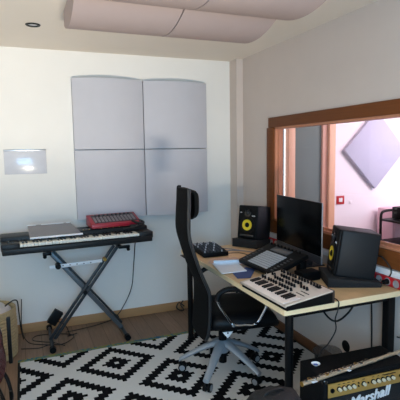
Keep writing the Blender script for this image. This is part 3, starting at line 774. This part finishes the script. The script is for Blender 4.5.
# ================================================================= BASKET
bk_ = thing('basket', 'round woven seagrass basket with pale lining by the back wall', 'basket', (-2.335, -.40, 0))
prf = []
N_ = 15
for k in range(N_*4+1):
    z = .004+k*(.37/(N_*4)); prf.append((.196+.008*math.sin(z/.37*math.pi)+.008*abs(math.sin(k*math.pi/4)), z))
prf = [(0, .004)]+prf+[(.190, .374), (.186, .37), (.186, .02), (0, .02)]
MB().lathe(prf, None, 48).build('woven_body', WICKER, bk_, ang=80)
MB().lathe([(.183, .372), (.196, .384), (.205, .378), (.207, .345), (.203, .340)], None, 48).build('rim', WICKER, bk_)
def ln(): 
    mb = MB(); t = bmesh.new(); bmesh.ops.create_uvsphere(t, u_segments=24, v_segments=12, radius=1)
    for v in t.verts:
        v.co = Vector((v.co.x*.172, v.co.y*.172, .355+v.co.z*.05+.015*math.sin(v.co.x*9)*math.cos(v.co.y*7)))
    return mb._merge(t)
ln().build('lining_cloth', LINEN, bk_)
cable([(-2.20, -.52, .425), (-2.17, -.48, .435), (-2.14, -.40, .425), (-2.118, -.34, .39), (-2.112, -.30, .28), (-2.105, -.22, .12), (-2.09, -.20, .02)], .005, 'black cable draped over the basket rim down to the floor')

# ================================================================= GUITAR on stand (left edge)
gt = thing('electric_guitar', 'dark red electric guitar at the left edge, seen by its rim', 'guitar', (-2.335, -1.30, .17), 0, rot=(-.12, 0, 0))
out = []
for k in range(48):
    a = 2*math.pi*k/48; z = .22-.22*math.cos(a)
    wv = .165*math.copysign(abs(math.sin(a))**.55, math.sin(a))*(1-.07*math.exp(-((z-.26)/.06)**2)-.05*(z/.44))
    out.append((wv, z))
Mg = Matrix(((1, 0, 0, 0), (0, 0, -1, 0), (0, 1, 0, 0), (0, 0, 0, 1)))
MB().prism(out, -.022, .022, .004, Mg).build('body', DARKRED, gt)
MB().prism([(x*.55-.03, z*.5+.07) for x, z in out], .022, .025, 0, Mg).build('pickguard', CREAM, gt)
MB().box((0, .0, .62), (.045, .022, .46), .006).build('neck', ROSE, gt)
MB().prism([(-.03, .85), (.03, .85), (.045, .97), (-.02, 1.02)], -.008, .008, .002, Mg).build('headstock', ROSE, gt)
MB().box((0, -.030, .12), (.07, .010, .02), .003).box((0, -.029, .20), (.07, .008, .03), .003).box((0, -.029, .28), (.07, .008, .03), .003).build('bridge_and_pickups', CHROME, gt)
gs = thing('guitar_stand', 'black tubular guitar stand at left, cradling the dark red guitar', 'guitar stand', (-2.335, -1.30, 0))
MB().tube([(.205, -.28, .012), (.19, -.20, .045), (.12, -.02, .15), (.05, .06, .30)], .011, 10).build('leg', BLACKM, gs)
MB().tube([(-.205, -.28, .012), (-.19, -.20, .045), (-.12, -.02, .15), (-.05, .06, .30)], .011, 10).build('leg', BLACKM, gs)
MB().tube([(0, .30, .012), (0, .20, .12), (0, .08, .32)], .011, 10).build('leg', BLACKM, gs)
MB().tube([(0, .07, .28), (0, .115, .6), (0, .175, .95)], .011, 10).build('upright', BLACKM, gs)
MB().tube([(.05, .06, .30), (.14, .05, .24), (.175, .0, .145), (.178, -.075, .135), (.178, -.085, .19)], .011, 10).tube([(-.05, .06, .30), (-.14, .05, .24), (-.175, .0, .145), (-.178, -.075, .135), (-.178, -.085, .19)], .011, 10).build('cradle', BLACKM, gs)
MB().box((.185, -.02, .47), (.022, .03, .28), .006).build('side_brace', BLACKM, gs)

# ================================================================= AMPLIFIER
am = thing('guitar_amplifier', 'black guitar amplifier with gold control panel, at the near right corner', 'amplifier', (-.485, -2.425, .0065), -.045)
AW, AD, AH = .52, .215, .450
cb = MB().box((0, AD/2+.012, AH/2+.01), (AW, AD-.02, AH-.02), .010, 3)
cb.box((0, .014, AH-.011), (AW, .03, .022), .008).box((0, .014, .03), (AW, .03, .04), .008)
cb.box((-AW/2+.012, .014, AH/2), (.024, .03, AH), .006).box((AW/2-.012, .014, AH/2), (.024, .03, AH), .006)
cb.box((0, AD/2, AH-.004), (AW, AD, .016), .007, 3)
cb.build('cabinet', TOLEX, am)
pn = MB().box((.0, .004, .388), (AW-.052, .008, .070), .002).build('control_panel', GOLD, am)
gx = -AW/2+.026
MB().lathe([(.011, 0), (.011, .006), (.006, .006), (.005, .001), (0, .001)], Matrix.Translation((gx+.022, 0, .390)) @ Matrix.Rotation(math.pi/2, 4, 'X'), 20).build('input_jack', BLACK, pn)
for x in (.060, .088, .116, .144, .205, .262, .292, .322, .352, .382):
    K = Matrix.Translation((gx+x, 0, .392)) @ Matrix.Rotation(math.pi/2, 4, 'X')
    k = MB().lathe([(0, .017), (.0075, .017), (.0085, .014), (.0088, .0045)], K, 20).build('knob', mat('cream_knob', (214, 202, 174), .4), pn)
    MB().lathe([(.0088, .0045), (.0125, .004), (.0125, 0)], K, 20).build('knob_skirt', BLACK, k)
    MB().box((gx+x, -.0005, .415), (.014, .001, .003)).build('knob_caption', BLACK, pn)
for x, z in ((.174, .386), (.174, .402), (.232, .392)): MB().rod((gx+x, 0, z), (gx+x, -.006, z), .004, seg=12).build('push_switch', BLACK, pn)
MB().box((gx+.435, -.003, .392), (.018, .008, .012), .001).build('power_switch', BLACK, pn)
MB().box((gx+.365, -.0005, .4125), (.075, .001, .005)).build('model_caption', BLACK, pn)
MB().box((0, .010, .19), (AW-.05, .012, .315), .003).build('grille', GRILLE, am)
text('Marshall', .072, WHITEP, 'script_logo', am, (.008, -.001, .314), (math.pi/2, -.10, 0), shear=.35, offset=.0009, depth=.003)
for sx in (-1, 1):
    for zz in (.012, AH-.012):
        MB().box((sx*(AW/2-.012), .014, zz), (.030, .034, .030), .012, 3).build('corner_protector', BLACKG, am)
ft = MB()
for sx in (-1, 1):
    for yy in (.04, AD-.03): ft.rod((sx*(AW/2-.05), yy, 0), (sx*(AW/2-.05), yy, .014), .014, seg=14)
ft.build('feet', BLACK, am)

# ================================================================= FLUTE
a_, b_2 = Vector((-.878, -2.428)), Vector((-.188, -2.350))
L = (b_2-a_).length
fl = thing('flute', 'pale metal flute with many keys lying across the top of the amplifier', 'flute', (a_.x, a_.y, .4755), math.atan2(b_2.y-a_.y, b_2.x-a_.x))
MB().rod((0, 0, 0), (.115, 0, 0), .0098, seg=18).build('foot_joint', SILVERG, fl)
MB().rod((.116, 0, 0), (.46, 0, 0), .0098, seg=18).build('middle_joint', SILVERG, fl)
hj = MB().rod((.46, 0, 0), (L, 0, 0), .0095, .0088, seg=18).rod((.455, 0, 0), (.485, 0, 0), .0112, seg=18).build('head_joint', SILVERG, fl)
MB().rod((L-.004, 0, 0), (L+.006, 0, 0), .0098, seg=18).build('crown', BRASS, hj)
MB().box((L-.10, -.002, .009), (.026, .018, .005), .002).build('lip_plate', SILVERG, hj)
MB().rod((.0, 0, 0), (-.004, 0, 0), .0115, seg=18).build('end_ring', BRASS, fl)
MB().box((.23, .0, .0098), (.42, .012, .002), .0005).build('key_gap_shade_strip', ROSE, fl)  # dark strip added as the shaded gaps under the keys
MB().rod((.02, -.006, .011), (.44, -.006, .011), .0022, seg=8).rod((.10, .006, .011), (.40, .006, .011), .0018, seg=8).build('key_rod', SILVERG, fl)
for k in range(17):
    x = .022+k*.0253; s = 1 if k % 3 else .7; yy = (-.001, .004, -.004)[k % 3]
    kk = MB().rod((x, yy, .0095), (x, yy, .0138), .0105*s, seg=14).build('key', BRASS if k % 4 == 1 else CHROME, fl)
    MB().rod((x, yy, .0138), (x, yy, .0143), .006*s, seg=12).build('key_hole', ROSE, kk)
for x in (.03, .07, .12, .17, .23, .29, .34, .40):
    MB().rod((x, -.006, .008), (x, -.010, .017), .0024, seg=6).build('post', SILVERG, fl)
MB().box((.28, -.018, .004), (.02, .018, .003), .001).box((.06, -.016, .003), (.03, .014, .003), .001).build('thumb_lever', WHITEP, fl)
dsh = thing('saucer', 'tiny white and blue dish on the amplifier top, behind the flute', 'dish', (-.690, -2.275, .462), .2)
MB().lathe([(0, .001), (.012, .001), (.021, .008), (.023, .008), (.013, -.0015), (0, -.0015)], None, 32).build('dish', WHITEP, dsh)
MB().lathe([(0, .0022), (.011, .0022), (.012, .0014)], None, 24).build('blue_centre', BLUEP, dsh)
tb = thing('plastic_tub', 'grey translucent round tub behind the amplifier, under the desk end', 'tub', (-.462, -2.075, .0065))
MB().lathe([(0, .004), (.062, .004), (.073, .39), (.080, .396), (.080, .402), (.070, .40), (.058, .008), (0, .008)], None, 40).build('tub_body', FROST, tb)
MB().lathe([(0, .412), (.078, .408), (.083, .402), (.080, .3985), (0, .403)], None, 40).build('lid', FROST, tb)
# soft black bag at bottom
bg = thing('gig_bag', 'soft black bag standing on floor left of the amplifier', 'bag', (-1.045, -2.455, .0065), .1)
t = bmesh.new(); bmesh.ops.create_cube(t, size=1); bmesh.ops.subdivide_edges(t, edges=t.edges, cuts=6, use_grid_fill=True)
for v in t.verts:
    x, y, z = v.co*2
    q = Vector((x*math.sqrt(1-y*y*.25), y*math.sqrt(1-x*x*.25), z*math.sqrt(max(0, 1-(x*x+y*y)*.16))))
    v.co = Vector((q.x*.135*(1-.14*max(0, z)**2), q.y*.10*(1-.14*max(0, z)**2), max(0, .240+q.z*.240)+.006*math.sin(x*7+y*5)*max(0, z)))
zm = min(v.co.z for v in t.verts)
for v in t.verts: v.co.z = max(0.001, v.co.z)
mbb = MB(); mbb._merge(t); mbb.build('bag_body', mat('black_nylon', (17, 18, 20), .7, noise=.2, nscale=120, bump=.3), bg, ang=70)
MB().tube([(-.05, 0, .455), (-.04, 0, .487), (.04, 0, .487), (.05, 0, .455)], .006, 8).build('handle', CABLE, bg)

# ================================================================= LIVE ROOM CONTENTS
dm = MB().box((0, 0, 0), (.63, .05, .63), .006).build('diamond_panel', DIAM, None, (1.762, -.028, 1.545), (0, math.pi/4, 0))
tag(dm, 'lavender square acoustic panel hung as a diamond beyond the window', 'acoustic panel')
ls = thing('light_switch', 'small red-framed white square switch on wall beyond the window', 'switch', (1.305, 0, .988))
MB().box((0, -.005, 0), (.105, .010, .095), .003).build('red_frame', REDP, ls)
MB().box((0, -.011, 0), (.048, .004, .045), .002).build('rocker', WHITEP, ls)
sk = B((0, -.004, 0), (.035, .006, .035), .002).build('wall_socket', LIVE, None, (1.45, 0, .955)); tag(sk, 'faint white wall plate right of red switch, beyond window', 'wall plate')
ct = thing('equipment_cart', 'black tubular equipment cart at right, seen beyond the window', 'cart', (1.82, -.55, 0))
for yy in (-.2, .2):
    MB().tube([(-.25, yy, .03), (-.25, yy, .60), (-.25, yy, .80), (-.235, yy, .865), (-.17, yy, .885), (0, yy, .885), (.17, yy, .885), (.25, yy, .80), (.25, yy, .03)], .015, 10).build('side_tube', BLACKM, ct)
for zz in (.20, .56, .79): MB().box((0, 0, zz), (.50, .42, .022), .004).build('shelf', BLACKM, ct)
cst = MB()
for sx in (-.25, .25):
    for sy in (-.2, .2): cst.rod((sx, sy-.012, .025), (sx, sy+.012, .025), .025, seg=16)
cst.build('wheels', BLACK, ct)
dv = B((0, 0, .065), (.34, .30, .13), .012).build('projector', BLACK, None, (1.84, -.55, .803)); tag(dv, 'black device on top shelf of the cart beyond window', 'projector')
cr = thing('pink_cabinet', 'dusky pink cabinet standing by the wall left of the cart beyond window', 'cabinet', (2.03, -.175, 0))
MB().box((0, 0, .445), (.46, .24, .87), .01).build('carcass', MAROON, cr)
MB().box((0, -.126, .45), (.43, .012, .82), .004).build('door', MAROON, cr)
MB().box((-.18, -.136, .50), (.012, .012, .10), .003).build('door_handle', CHROME, cr)
